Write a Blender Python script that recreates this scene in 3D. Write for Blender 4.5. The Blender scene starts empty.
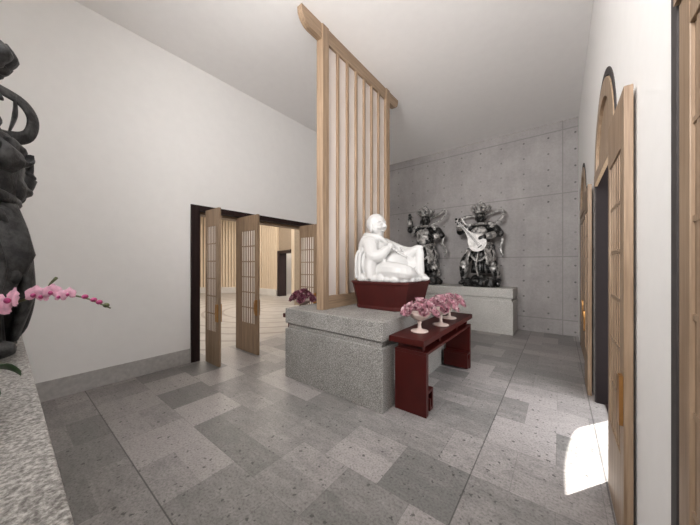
import bpy, bmesh, math, random
from mathutils import Vector, Matrix, noise
random.seed(7)
S = bpy.context.scene
COL = S.collection
PI = math.pi
V = Vector

# ------------------------------------------------------------------ materials
def nmat(name, rough=0.5, metal=0.0, color=(0.8, 0.8, 0.8)):
    m = bpy.data.materials.new(name)
    m.use_nodes = True
    nt = m.node_tree
    b = nt.nodes['Principled BSDF']
    b.inputs['Base Color'].default_value = (*color, 1)
    b.inputs['Roughness'].default_value = rough
    b.inputs['Metallic'].default_value = metal
    return m, nt, b

def N(nt, typ, **kw):
    n = nt.nodes.new(typ)
    for k, v in kw.items():
        if k in n.inputs.keys() if isinstance(k, str) else False:
            n.inputs[k].default_value = v
        else:
            setattr(n, k, v)
    return n

def math_node(nt, op, a, b=None):
    n = nt.nodes.new('ShaderNodeMath'); n.operation = op
    for i, s in enumerate((a, b)):
        if s is None: continue
        if isinstance(s, (int, float)): n.inputs[i].default_value = s
        else: nt.links.new(s, n.inputs[i])
    return n.outputs[0]

def ramp(nt, fac, stops):
    r = nt.nodes.new('ShaderNodeValToRGB')
    e = r.color_ramp.elements
    while len(e) < len(stops): e.new(0.5)
    for el, (p, c) in zip(e, stops):
        el.position = p
        el.color = (*c, 1) if len(c) == 3 else c
    nt.links.new(fac, r.inputs[0])
    return r.outputs[0]

def mixrgb(nt, fac, a, b, mode='MIX'):
    n = nt.nodes.new('ShaderNodeMix'); n.data_type = 'RGBA'; n.blend_type = mode
    for idx, s in ((0, fac), (6, a), (7, b)):
        if isinstance(s, (int, float)): n.inputs[idx].default_value = s
        elif isinstance(s, tuple): n.inputs[idx].default_value = (*s, 1)
        else: nt.links.new(s, n.inputs[idx])
    return n.outputs[2]

def coords(nt, space='Object', scale=(1, 1, 1), loc=(0, 0, 0), rot=(0, 0, 0)):
    if space == 'World':
        o = nt.nodes.new('ShaderNodeNewGeometry').outputs['Position']
    else:
        o = nt.nodes.new('ShaderNodeTexCoord').outputs[space]
    mp = nt.nodes.new('ShaderNodeMapping')
    mp.inputs['Scale'].default_value = scale
    mp.inputs['Location'].default_value = loc
    mp.inputs['Rotation'].default_value = rot
    nt.links.new(o, mp.inputs[0])
    return mp.outputs[0]

def noise_tex(nt, vec, scale, detail=4, rough=0.55, out='Fac'):
    n = nt.nodes.new('ShaderNodeTexNoise')
    n.inputs['Scale'].default_value = scale
    n.inputs['Detail'].default_value = detail
    n.inputs['Roughness'].default_value = rough
    nt.links.new(vec, n.inputs['Vector'])
    return n.outputs[out]

def bump(nt, b, h, strength=0.2, dist=0.01):
    n = nt.nodes.new('ShaderNodeBump')
    n.inputs['Strength'].default_value = strength
    n.inputs['Distance'].default_value = dist
    nt.links.new(h, n.inputs['Height'])
    nt.links.new(n.outputs[0], b.inputs['Normal'])

def plaster(name, c):
    m, nt, b = nmat(name, 0.85)
    v = coords(nt, 'World')
    f = noise_tex(nt, v, 9, 6)
    k = tuple(x * 0.975 for x in c)
    nt.links.new(ramp(nt, f, [(0.3, k), (0.7, c)]), b.inputs['Base Color'])
    bump(nt, b, noise_tex(nt, v, 60, 3), 0.12, 0.004)
    return m

def wood(name, dark, light, axis='z', rough=0.5, scale=1.0):
    """fine straight grain along the given object axis"""
    m, nt, b = nmat(name, rough)
    sc = {'z': (38, 38, 1.6), 'y': (38, 1.6, 38), 'x': (1.6, 38, 38)}[axis]
    v = coords(nt, 'Object', tuple(s * scale for s in sc))
    f = noise_tex(nt, v, 1.0, 6, 0.6)
    g = noise_tex(nt, v, 3.2, 2, 0.5)
    t = math_node(nt, 'ADD', math_node(nt, 'MULTIPLY', f, 0.7), math_node(nt, 'MULTIPLY', g, 0.3))
    nt.links.new(ramp(nt, t, [(0.34, dark), (0.62, light)]), b.inputs['Base Color'])
    bump(nt, b, t, 0.08, 0.002)
    return m

def granite(name, lo, mid, hi, scale=1.0, rough=0.55):
    m, nt, b = nmat(name, rough)
    v = coords(nt, 'World')
    f = noise_tex(nt, v, 95 * scale, 3, 0.7)
    g = noise_tex(nt, v, 4, 3)
    t = math_node(nt, 'ADD', math_node(nt, 'MULTIPLY', f, 0.88), math_node(nt, 'MULTIPLY', g, 0.12))
    nt.links.new(ramp(nt, t, [(0.36, lo), (0.5, mid), (0.62, hi)]), b.inputs['Base Color'])
    bump(nt, b, f, 0.1, 0.002)
    return m

def plain(name, c, rough=0.5, metal=0.0, var=0.12, scale=20):
    m, nt, b = nmat(name, rough, metal)
    f = noise_tex(nt, coords(nt, 'Object'), scale, 4)
    nt.links.new(ramp(nt, f, [(0.3, tuple(x * (1 - var) for x in c)), (0.7, tuple(min(1, x * (1 + var)) for x in c))]), b.inputs['Base Color'])
    return m

def bronze(name, lo, hi, p0=0.42, p1=0.62, rough=0.34, metal=0.5, scale=13):
    m, nt, b = nmat(name, rough, metal)
    v = coords(nt, 'Object')
    f = noise_tex(nt, v, scale, 5, 0.65)
    nt.links.new(ramp(nt, f, [(p0, lo), (p1, hi)]), b.inputs['Base Color'])
    bump(nt, b, noise_tex(nt, v, 38, 4), 0.6, 0.012)
    return m

M = {}
M['white_wall'] = plaster('white_plaster', (0.84, 0.83, 0.815))
M['ceiling'] = plaster('ceiling_plaster', (0.88, 0.865, 0.855))
M['skirting'] = plain('grey_skirting', (0.4085, 0.3942, 0.3800), 0.7)
M['oak'] = wood('oak_upright', (0.1848, 0.1183, 0.0702), (0.3400, 0.2402, 0.1589), 'z')
M['oak_beam'] = wood('oak_beam', (0.1848, 0.1183, 0.0702), (0.3400, 0.2402, 0.1589), 'y')
M['oak_shade'] = wood('shaded_oak_board', (0.1428, 0.0882, 0.0504), (0.2604, 0.1764, 0.1134), 'z')  # oak copied darker, shade of the lattice gaps put into the colour
M['oak_pale'] = wood('pale_oak', (0.2520, 0.1680, 0.1050), (0.4200, 0.3108, 0.2142), 'z')
M['dark_wood'] = wood('dark_stained_wood', (0.014, 0.008, 0.008), (0.034, 0.020, 0.019), 'z', 0.5)
M['dark_wood'].node_tree.nodes['Principled BSDF'].inputs['Specular IOR Level'].default_value = 0.15
M['shaded_lining'] = plain('shaded_door_lining', (0.008, 0.005, 0.0055), 0.6)  # same timber as the dark frame, darkened to carry the doorway's shade
M['shaded_lining'].node_tree.nodes['Principled BSDF'].inputs['Specular IOR Level'].default_value = 0.15
M['grey_rim'] = plain('grey_rim_paint', (0.045, 0.038, 0.037), 0.7)
M['paper'] = plain('translucent_paper', (0.80, 0.73, 0.67), 0.8, 0, 0.04, 4)
M['screen_panel'] = plain('pale_screen_panel', (0.6186, 0.5560, 0.5141), 0.45, 0, 0.04, 3)
M['brass'] = plain('aged_brass', (0.42, 0.215, 0.07), 0.35, 0.8)
M['granite'] = granite('speckled_granite', (0.0898, 0.0844, 0.0781), (0.2344, 0.2242, 0.2109), (0.4218, 0.4101, 0.3906))
M['granite_coarse'] = granite('coarse_granite', (0.1425, 0.1330, 0.1235), (0.3420, 0.3277, 0.3087), (0.5890, 0.5700, 0.5510), 0.85)
M['granite_pale'] = granite('pale_granite', (0.3091, 0.2988, 0.2782), (0.4740, 0.4637, 0.4379), (0.6388, 0.6285, 0.6028), 0.8)
M['red'] = plain('oxblood_lacquer', (0.0448, 0.0050, 0.0038), 0.42, 0, 0.12, 8)
M['red_dark'] = plain('oxblood_base', (0.0448, 0.0050, 0.0038), 0.6, 0, 0.15, 8)
for q in ('red', 'red_dark'): M[q].node_tree.nodes['Principled BSDF'].inputs['Specular IOR Level'].default_value = 0.25
M['white_stone'] = plain('white_porcelain', (0.5053, 0.5014, 0.4939), 0.5, 0, 0.02, 6)
M['bowl'] = plain('cream_ceramic', (0.5084, 0.4100, 0.3690), 0.35, 0, 0.05)
M['petal'] = plain('pink_petal', (0.3864, 0.1806, 0.2226), 0.6, 0, 0.35, 30)
M['petal_pale'] = plain('highlight_pink_petal', (0.5880, 0.3948, 0.4200), 0.6, 0, 0.25, 30)  # pale tone paints highlights on the pink blooms
M['petal_dark'] = plain('plum_shade_petal', (0.1428, 0.0378, 0.0630), 0.6, 0, 0.35, 30)  # plum blooms' own colour; painted shadow tone on the pink ones
M['orchid_petal'] = plain('orchid_petal', (0.66, 0.36, 0.47), 0.55, 0, 0.3, 40)
M['orchid_lip'] = plain('orchid_lip', (0.42, 0.05, 0.18), 0.5, 0, 0.2, 40)
M['stem'] = plain('green_stem', (0.10, 0.115, 0.05), 0.6)
M['leaf'] = plain('orchid_leaf', (0.035, 0.085, 0.03), 0.4)
M['pot'] = plain('grey_ceramic_pot', (0.30, 0.29, 0.28), 0.5)
M['bronze'] = bronze('blackened_bronze', (0.014, 0.014, 0.014), (0.36, 0.35, 0.34), 0.52, 0.74)
M['bronze_pale'] = bronze('worn_silvered_bronze', (0.12, 0.118, 0.115), (0.66, 0.64, 0.62), 0.38, 0.62, 0.4)
M['bronze_dark'] = bronze('dark_grey_bronze', (0.018, 0.018, 0.019), (0.075, 0.075, 0.075), 0.4, 0.65, 0.5, 0.35)  # darker, lower-contrast grey bronze of the near statue
M['lute'] = bronze('silvered_lute', (0.42, 0.41, 0.395), (0.74, 0.72, 0.70), 0.3, 0.6, 0.4, 0.2)
M['batten'] = wood('pale_batten', (0.62, 0.50, 0.37), (0.78, 0.66, 0.51), 'z')
M['hall_wall'] = plain('hall_backing', (0.30, 0.235, 0.17), 0.8)
M['hall_stone'] = plain('hall_stone', (0.60, 0.575, 0.54), 0.6, 0, 0.08, 3)
M['paving'] = granite('outside_paving', (0.30, 0.29, 0.28), (0.42, 0.41, 0.40), (0.52, 0.51, 0.5), 0.2)
M['outer_wall'] = plaster('outer_render', (0.66, 0.65, 0.63))

# exposed concrete with board joints and tie holes (world x and z)
def concrete():
    m, nt, b = nmat('board_marked_concrete', 0.62)
    pos = nt.nodes.new('ShaderNodeNewGeometry').outputs['Position']
    sp = nt.nodes.new('ShaderNodeSeparateXYZ'); nt.links.new(pos, sp.inputs[0])
    x, z = sp.outputs[0], sp.outputs[2]
    v = coords(nt, 'World')
    big = noise_tex(nt, v, 1.1, 5, 0.6)
    fine = noise_tex(nt, v, 24, 6, 0.7)
    vs = coords(nt, 'World', (6, 6, 0.8))
    streak = noise_tex(nt, vs, 1, 4, 0.6)
    t = math_node(nt, 'ADD', math_node(nt, 'MULTIPLY', big, 0.5), math_node(nt, 'ADD', math_node(nt, 'MULTIPLY', fine, 0.3), math_node(nt, 'MULTIPLY', streak, 0.2)))
    base = ramp(nt, t, [(0.36, (0.255, 0.239, 0.235)), (0.64, (0.39, 0.368, 0.361))])
    def grid(c, off, per):     # distance to the nearest line of a regular series
        s = math_node(nt, 'DIVIDE', math_node(nt, 'SUBTRACT', c, off), per)
        r = math_node(nt, 'SUBTRACT', s, math_node(nt, 'ROUND', s))
        return math_node(nt, 'MULTIPLY', math_node(nt, 'ABSOLUTE', r), per)
    jz = math_node(nt, 'LESS_THAN', grid(z, 0.318, 1.357), 0.011)
    jx = math_node(nt, 'LESS_THAN', math_node(nt, 'ABSOLUTE', math_node(nt, 'SUBTRACT', x, 0.053)), 0.009)
    joint = math_node(nt, 'MAXIMUM', jz, jx)
    hx, hz = grid(x, 0.262, 0.456), grid(z, 0.783, 0.3495)
    hd = math_node(nt, 'SQRT', math_node(nt, 'ADD', math_node(nt, 'MULTIPLY', hx, hx), math_node(nt, 'MULTIPLY', hz, hz)))
    hole = math_node(nt, 'LESS_THAN', hd, 0.019)
    c1 = mixrgb(nt, math_node(nt, 'MULTIPLY', joint, 0.55), base, (0.16, 0.15, 0.147))
    c2 = mixrgb(nt, math_node(nt, 'MULTIPLY', hole, math_node(nt, 'MULTIPLY', noise_tex(nt, v, 0.9, 2), 1.15)), c1, (0.045, 0.042, 0.04))
    nt.links.new(c2, b.inputs['Base Color'])
    h = math_node(nt, 'SUBTRACT', fine, math_node(nt, 'MULTIPLY', math_node(nt, 'MAXIMUM', joint, hole), 2.0))
    bump(nt, b, h, 0.15, 0.006)
    return m
M['concrete'] = concrete()

# stone floor tiles: world-space grid with a tone for every tile and pitting
def floor_tiles():
    m, nt, b = nmat('pitted_stone_tiles', 0.3)
    pos = nt.nodes.new('ShaderNodeNewGeometry').outputs['Position']
    sp = nt.nodes.new('ShaderNodeSeparateXYZ'); nt.links.new(pos, sp.inputs[0])
    x, y = sp.outputs[0], sp.outputs[1]
    T = 0.4835
    sy = math_node(nt, 'DIVIDE', math_node(nt, 'SUBTRACT', y, 0.603), T)
    row = math_node(nt, 'FLOOR', sy)
    odd = math_node(nt, 'ABSOLUTE', math_node(nt, 'MODULO', row, 2.0))
    sx = math_node(nt, 'ADD', math_node(nt, 'DIVIDE', math_node(nt, 'ADD', x, 0.504), T), math_node(nt, 'MULTIPLY', odd, 0.5))
    colm = math_node(nt, 'FLOOR', sx)
    def wn(a, bb, seed):
        cb = nt.nodes.new('ShaderNodeCombineXYZ')
        nt.links.new(a, cb.inputs[0]); nt.links.new(bb, cb.inputs[1]); cb.inputs[2].default_value = seed
        w = nt.nodes.new('ShaderNodeTexWhiteNoise'); w.noise_dimensions = '3D'
        nt.links.new(cb.outputs[0], w.inputs[0])
        return w.outputs[0]
    tone = wn(colm, row, 3.3)
    half = wn(colm, math_node(nt, 'FLOOR', math_node(nt, 'MULTIPLY', sy, 2.0)), 8.1)
    v = coords(nt, 'World')
    vs = coords(nt, 'World', (3.0, 6, 1))
    vein = noise_tex(nt, vs, 2.2, 8, 0.72)
    fine = noise_tex(nt, v, 60, 5, 0.7)
    t = math_node(nt, 'ADD', math_node(nt, 'MULTIPLY', tone, 0.60), math_node(nt, 'MULTIPLY', half, 0.40))
    t2 = math_node(nt, 'ADD', t, math_node(nt, 'MULTIPLY', math_node(nt, 'SUBTRACT', vein, 0.5), 1.25))
    base = ramp(nt, t2, [(0.08, (0.175, 0.172, 0.165)), (0.36, (0.238, 0.226, 0.219)), (0.62, (0.322, 0.300, 0.293)), (0.95, (0.385, 0.357, 0.350))])
    sp2 = ramp(nt, fine, [(0.32, (0.55, 0.55, 0.55)), (0.5, (1.0, 1.0, 1.0)), (0.68, (1.18, 1.18, 1.18))])
    base = mixrgb(nt, 1.0, base, sp2, 'MULTIPLY')
    vo = nt.nodes.new('ShaderNodeTexVoronoi'); vo.inputs['Scale'].default_value = 21
    warp = nt.nodes.new('ShaderNodeVectorMath'); warp.operation = 'MULTIPLY_ADD'
    nt.links.new(noise_tex(nt, v, 30, 3, 0.6, 'Color'), warp.inputs[0]); warp.inputs[1].default_value = (0.05, 0.05, 0.05); nt.links.new(v, warp.inputs[2])
    nt.links.new(warp.outputs[0], vo.inputs['Vector'])
    sz = nt.nodes.new('ShaderNodeSeparateColor'); nt.links.new(vo.outputs['Color'], sz.inputs[0])
    pit = math_node(nt, 'LESS_THAN', vo.outputs['Distance'], math_node(nt, 'MULTIPLY', math_node(nt, 'POWER', sz.outputs[0], 1.7), 0.26))
    base = mixrgb(nt, math_node(nt, 'MULTIPLY', pit, 0.75), base, (0.05, 0.048, 0.046))
    def edge(s):
        f = math_node(nt, 'SUBTRACT', s, math_node(nt, 'ROUND', s))
        return math_node(nt, 'MULTIPLY', math_node(nt, 'ABSOLUTE', f), T)
    j = math_node(nt, 'LESS_THAN', math_node(nt, 'MINIMUM', edge(sx), edge(sy)), 0.0022)
    jl = math_node(nt, 'LESS_THAN', math_node(nt, 'MINIMUM',
         math_node(nt, 'ABSOLUTE', math_node(nt, 'SUBTRACT', y, 0.603)),
         math_node(nt, 'MINIMUM', math_node(nt, 'ABSOLUTE', math_node(nt, 'ADD', x, 0.504)),
                   math_node(nt, 'ABSOLUTE', math_node(nt, 'SUBTRACT', x, 0.255)))), 0.0045)
    base = mixrgb(nt, math_node(nt, 'MULTIPLY', j, 0.35), base, (0.07, 0.066, 0.064))
    base = mixrgb(nt, math_node(nt, 'MULTIPLY', jl, 0.7), base, (0.05, 0.047, 0.045))
    nt.links.new(base, b.inputs['Base Color'])
    rr = ramp(nt, vein, [(0.3, (0.32,) * 3), (0.7, (0.46,) * 3)])
    nt.links.new(rr, b.inputs['Roughness'])
    h = math_node(nt, 'SUBTRACT', math_node(nt, 'MULTIPLY', fine, 0.1), math_node(nt, 'MAXIMUM', pit, jl))
    bump(nt, b, h, 0.12, 0.004)
    return m
M['floor'] = floor_tiles()

def ripple_floor():
    m, nt, b = nmat('rippled_hall_floor', 0.4)
    pos = nt.nodes.new('ShaderNodeNewGeometry').outputs['Position']
    sp = nt.nodes.new('ShaderNodeSeparateXYZ'); nt.links.new(pos, sp.inputs[0])
    dx = math_node(nt, 'ADD', sp.outputs[0], 7.6); dy = math_node(nt, 'SUBTRACT', sp.outputs[1], 5.7)
    r = math_node(nt, 'SQRT', math_node(nt, 'ADD', math_node(nt, 'MULTIPLY', dx, dx), math_node(nt, 'MULTIPLY', dy, dy)))
    s = math_node(nt, 'DIVIDE', r, 0.55)
    f = math_node(nt, 'ABSOLUTE', math_node(nt, 'SUBTRACT', s, math_node(nt, 'ROUND', s)))
    line = math_node(nt, 'LESS_THAN', f, 0.075)
    n = noise_tex(nt, coords(nt, 'World'), 3, 5)
    base = ramp(nt, n, [(0.3, (0.31, 0.285, 0.262)), (0.7, (0.40, 0.372, 0.345))])
    nt.links.new(mixrgb(nt, math_node(nt, 'MULTIPLY', line, 0.75), base, (0.16, 0.13, 0.11)), b.inputs['Base Color'])
    return m
M['ripple'] = ripple_floor()

# ------------------------------------------------------------------ mesh helpers
def obj(name, bm, mat, parent=None, smooth=False, loc=None, bevel=0.0, recalc=True):
    if recalc: bmesh.ops.recalc_face_normals(bm, faces=bm.faces)
    me = bpy.data.meshes.new(name)
    bm.to_mesh(me); bm.free()
    mats = mat if isinstance(mat, (list, tuple)) else [mat]
    for q in mats: me.materials.append(q)
    if smooth:
        for p in me.polygons: p.use_smooth = True
    o = bpy.data.objects.new(name, me)
    COL.objects.link(o)
    if parent: o.parent = parent
    if loc: o.location = loc
    if bevel:
        md = o.modifiers.new('bevel', 'BEVEL'); md.width = bevel; md.segments = 2; md.limit_method = 'ANGLE'
        md.angle_limit = math.radians(40)
    return o

def tag(o, label, cat, group=None, kind=None):
    o['label'] = label; o['category'] = cat
    if group: o['group'] = group
    if kind: o['kind'] = kind
    return o

def thing(name, label, cat, loc=(0, 0, 0), rz=0.0, group=None):
    o = bpy.data.objects.new(name, None); COL.objects.link(o)
    o.empty_display_size = 0.1
    o.location = loc; o.rotation_euler = (0, 0, rz)
    return tag(o, label, cat, group)

def struct(o, label=None, cat=None):
    o['kind'] = 'structure'
    if label: o['label'] = label
    if cat: o['category'] = cat
    return o

def box(bm, x0, x1, y0, y1, z0, z1, mi=0):
    v = [bm.verts.new(p) for p in ((x0, y0, z0), (x1, y0, z0), (x1, y1, z0), (x0, y1, z0), (x0, y0, z1), (x1, y0, z1), (x1, y1, z1), (x0, y1, z1))]
    for f in ((3, 2, 1, 0), (4, 5, 6, 7), (0, 1, 5, 4), (1, 2, 6, 5), (2, 3, 7, 6), (3, 0, 4, 7)):
        bm.faces.new([v[i] for i in f]).material_index = mi

def prism(bm, pts, a0, a1, plane='yz'):
    """extrude a 2D polygon; plane yz -> along x, xz -> along y, xy -> along z"""
    def P(p, a):
        return {'yz': (a, p[0], p[1]), 'xz': (p[0], a, p[1]), 'xy': (p[0], p[1], a)}[plane]
    A = [bm.verts.new(P(p, a0)) for p in pts]; B = [bm.verts.new(P(p, a1)) for p in pts]
    n = len(pts)
    fa = bm.faces.new(A); fb = bm.faces.new(B[::-1])
    for i in range(n): bm.faces.new((A[i], B[i], B[(i + 1) % n], A[(i + 1) % n]))
    if n > 4: bmesh.ops.triangulate(bm, faces=[fa, fb])

def lathe(bm, prof, seg=32, c=(0, 0, 0), fold=None):
    rings = []
    for (r, z) in prof:
        ring = []
        for i in range(seg):
            a = 2 * PI * i / seg
            rr = r if fold is None else fold(r, z, a)
            ring.append(bm.verts.new((c[0] + rr * math.cos(a), c[1] + rr * math.sin(a), c[2] + z)))
        rings.append(ring)
    for A, B in zip(rings, rings[1:]):
        for i in range(seg): bm.faces.new((A[i], A[(i + 1) % seg], B[(i + 1) % seg], B[i]))
    bm.faces.new(rings[0][::-1]); bm.faces.new(rings[-1])

def spline(pts, n=8):
    """Catmull-Rom through the points"""
    pts = [V(p) for p in pts]
    if len(pts) < 3: return pts
    out = []
    P = [pts[0] * 2 - pts[1]] + pts + [pts[-1] * 2 - pts[-2]]
    for i in range(1, len(P) - 2):
        for k in range(n):
            t = k / n
            a, b, c, d = P[i - 1], P[i], P[i + 1], P[i + 2]
            out.append(0.5 * ((2 * b) + (c - a) * t + (2 * a - 5 * b + 4 * c - d) * t * t + (3 * b - a - 3 * c + d) * t ** 3))
    out.append(pts[-1])
    return out

def tube(bm, pts, rad, seg=10, sub=1, flat=1.0, up=(0, 0, 1)):
    """tapered tube along points; flat squashes the section along its second axis"""
    if not isinstance(rad, (list, tuple)): rad = [rad] * len(pts)
    pts = [V(p) for p in pts]
    if sub > 1 and len(pts) > 2:
        n = len(pts)
        sp = spline(pts, sub)
        rr = []
        for i in range(len(sp)):
            t = i / sub; k = min(int(t), n - 2); f = t - k
            rr.append(rad[k] * (1 - f) + rad[k + 1] * f)
        pts, rad = sp, rr
    rings = []
    prev = None
    for i, p in enumerate(pts):
        t = (pts[min(i + 1, len(pts) - 1)] - pts[max(i - 1, 0)])
        if t.length < 1e-9: t = V((0, 0, 1))
        t.normalize()
        if prev is None:
            u = V(up)
            if abs(u.dot(t)) > 0.95: u = V((1, 0, 0)) if abs(t.x) < 0.9 else V((0, 1, 0))
            a = t.cross(u).normalized()
        else:
            a = (prev - t * prev.dot(t)).normalized()
        prev = a
        b = t.cross(a)
        rings.append([bm.verts.new(p + (a * math.cos(2 * PI * k / seg) + b * math.sin(2 * PI * k / seg) * flat) * rad[i]) for k in range(seg)])
    for A, B in zip(rings, rings[1:]):
        for k in range(seg): bm.faces.new((A[k], A[(k + 1) % seg], B[(k + 1) % seg], B[k]))
    bm.faces.new(rings[0][::-1]); bm.faces.new(rings[-1])

def ball(bm, c, r, rot=(0, 0, 0), sub=3):
    if isinstance(r, (int, float)): r = (r, r, r)
    from mathutils import Euler
    mt = Matrix.Translation(c) @ Euler(rot).to_matrix().to_4x4() @ Matrix.Diagonal((*r, 1))
    bmesh.ops.create_icosphere(bm, subdivisions=sub, radius=1.0, matrix=mt)

def remeshed(name, bm, mat, parent, voxel=0.012, smooth_it=3, disp=None):
    """melt overlapping shapes into one continuous skin"""
    bmesh.ops.recalc_face_normals(bm, faces=bm.faces)
    me = bpy.data.meshes.new(name); bm.to_mesh(me); bm.free()
    tmp = bpy.data.objects.new('tmp', me); COL.objects.link(tmp)
    r = tmp.modifiers.new('r', 'REMESH'); r.mode = 'VOXEL'; r.voxel_size = voxel
    s = tmp.modifiers.new('s', 'SMOOTH'); s.iterations = smooth_it; s.factor = 0.5
    dg = bpy.context.evaluated_depsgraph_get()
    m2 = bpy.data.meshes.new_from_object(tmp.evaluated_get(dg))
    bpy.data.objects.remove(tmp); bpy.data.meshes.remove(me)
    m2.name = name
    if disp:
        nr = [v.normal.copy() for v in m2.vertices]
        for v, n in zip(m2.vertices, nr): v.co += n * disp(v.co)
    m2.materials.clear(); m2.materials.append(mat)
    for p in m2.polygons: p.use_smooth = True
    o = bpy.data.objects.new(name, m2); COL.objects.link(o)
    if parent: o.parent = parent
    return o

# ------------------------------------------------------------------ room
XL, XR, YB, YF, ZC = -4.475, 0.312, -0.635, 7.35, 4.585
YM = 3.36                                   # the room's cross axis
WT = 0.32                                   # wall thickness
bm = bmesh.new(); box(bm, XL - WT, XR + WT, YB - WT, YF + 0.3, -0.15, 0)
struct(obj('floor', bm, M['floor']), 'large pale and dark grey pitted stone floor tiles', 'floor')
bm = bmesh.new(); box(bm, XL - WT, XR + WT, YB - WT, YF + 0.3, ZC, ZC + 0.2)
struct(obj('ceiling', bm, M['ceiling']), 'plain white high ceiling', 'ceiling')
bm = bmesh.new(); box(bm, XL - WT, XR + WT, YF, YF + 0.3, 0, ZC)
struct(obj('wall_far', bm, M['concrete']), 'grey exposed concrete wall with joints and tie holes', 'wall')
# left wall with the wide doorway
DY0, DY1, DZ = 1.79, 4.93, 2.40
bm = bmesh.new()
box(bm, XL - WT, XL, YB, DY0, 0, ZC); box(bm, XL - WT, XL, DY1, YF, 0, ZC); box(bm, XL - WT, XL, DY0, DY1, DZ, ZC)
struct(obj('wall_left', bm, M['white_wall']), 'tall white plaster wall pierced by the folding doors', 'wall')
bm = bmesh.new()
box(bm, XL, XL + 0.012, YB, 1.772, 0, 0.215); box(bm, XL, XL + 0.012, 4.95, YF, 0, 0.215)
struct(obj('baseboard_left', bm, M['skirting']), 'grey skirting along the white wall', 'skirting')
# back wall (behind the camera) with an added window opening that lets fill light in
WX0, WX1, WZ0, WZ1 = -2.3, 0.1, 2.4, 4.2
bm = bmesh.new()
box(bm, XL - WT, XR + WT, YB - WT, YB, 0, WZ0); box(bm, XL - WT, XR + WT, YB - WT, YB, WZ1, ZC)
box(bm, XL - WT, WX0, YB - WT, YB, WZ0, WZ1); box(bm, WX1, XR + WT, YB - WT, YB, WZ0, WZ1)
struct(obj('wall_back', bm, M['white_wall']), 'white wall behind the near plinth', 'wall')
bm = bmesh.new()
for i in range(5):
    x = WX0 + (WX1 - WX0 - 0.05) * i / 4
    box(bm, x, x + 0.05, YB - 0.2, YB - 0.14, WZ0, WZ1)
box(bm, WX0, WX1, YB - 0.2, YB - 0.14, WZ0, WZ0 + 0.05); box(bm, WX0, WX1, YB - 0.2, YB - 0.14, WZ1 - 0.05, WZ1)
struct(obj('added_window_1', bm, M['dark_wood']), 'added high window for fill light above the near plinth', 'window')
# right wall with three round-headed doorways
AR, AZ = 0.68, 2.44                         # radius of the arch and height of its springing
ACY = (0.70, 3.30, 5.93)
bm = bmesh.new()
ys = [YB]
for c in ACY: ys += [c - AR, c + AR]
ys.append(YF)
for i in range(0, len(ys), 2): box(bm, XR, XR + WT, ys[i], ys[i + 1], 0, ZC)
for c in ACY:
    arc = [(c - AR * math.cos(PI * k / 32), AZ + AR * math.sin(PI * k / 32)) for k in range(33)]
    for k in range(32):
        p, q = arc[k], arc[k + 1]
        prism(bm, [p, q, (q[0], ZC), (p[0], ZC)], XR, XR + WT, 'yz')
struct(obj('wall_right', bm, M['white_wall']), 'white wall with three round-headed doorways', 'wall')

# dark frame of the left doorway
bm = bmesh.new()
box(bm, XL - WT, XL + 0.03, 1.772, 1.90, 0, 2.43); box(bm, XL - WT, XL + 0.03, 4.82, 4.948, 0, 2.43)
box(bm, XL - 0.10, XL + 0.03, 1.90, 4.82, 2.345, 2.43)
struct(obj('door_1', bm, M['dark_wood'], bevel=0.004), 'dark stained frame of the wide doorway in the left wall', 'door frame')
bm = bmesh.new(); box(bm, XL - WT, XL - 0.10, 1.90, 4.82, 2.31, 2.42)
struct(obj('trim_1', bm, M['oak_beam']), 'oak head rail behind the dark lintel', 'trim')

def arch_band(bm, c, r0, r1, x0, x1, z0=0.0, n=32):
    """a band following the jambs from z0 up and over the round head"""
    def path(r):
        p = [(c - r, z0)] + [(c - r * math.cos(PI * k / n), AZ + r * math.sin(PI * k / n)) for k in range(n + 1)] + [(c + r, z0)]
        return p
    A, B = path(r0), path(r1)
    for k in range(len(A) - 1): prism(bm, [A[k], A[k + 1], B[k + 1], B[k]], x0, x1, 'yz')

for i, c in enumerate(ACY):
    where = ('nearest the camera', 'in the middle of the right wall', 'at the far end of the right wall')[i]
    bm = bmesh.new(); arch_band(bm, c, AR - 0.01, AR + 0.045, XR - 0.006, XR + 0.005)
    d = struct(obj('door_%d' % (i + 2), bm, M['grey_rim']), 'grey round-headed door surround ' + where, 'door frame')
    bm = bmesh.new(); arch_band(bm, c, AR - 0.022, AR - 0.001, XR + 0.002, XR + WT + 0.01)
    obj('jamb_lining', bm, M['shaded_lining'], d)
    bm = bmesh.new(); box(bm, XR + 0.075, XR + WT + 0.01, c - AR + 0.001, c + AR - 0.001, -0.005, 0.012)
    obj('added_threshold', bm, M['dark_wood'], d)  # dark sill added to cut sun bounce onto the transom
    # oak filling of the round head: ring, transom and recessed inner panel
    bm = bmesh.new()
    n = 32
    for k in range(n):
        a0, a1 = PI * k / n, PI * (k + 1) / n
        f = lambda r, a: (c - r * math.cos(a), AZ + r * math.sin(a))
        prism(bm, [f(AR - 0.022, a0), f(AR - 0.022, a1), f(AR - 0.16, a1), f(AR - 0.16, a0)], XR - 0.012, XR + 0.045, 'yz')
    box(bm, XR - 0.015, XR + 0.012, c - AR + 0.022, c + AR - 0.022, AZ - 0.09, AZ + 0.02)
    obj('arch_panel_frame', bm, M['oak_pale'], d)
    bm = bmesh.new()
    pts = [(c - (AR - 0.15) * math.cos(PI * k / n), AZ + 0.01 + (AR - 0.15) * math.sin(PI * k / n)) for k in range(n + 1)]
    prism(bm, pts, XR + 0.012, XR + 0.03, 'yz')
    obj('arch_panel', bm, M['oak_pale'], d)

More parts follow.
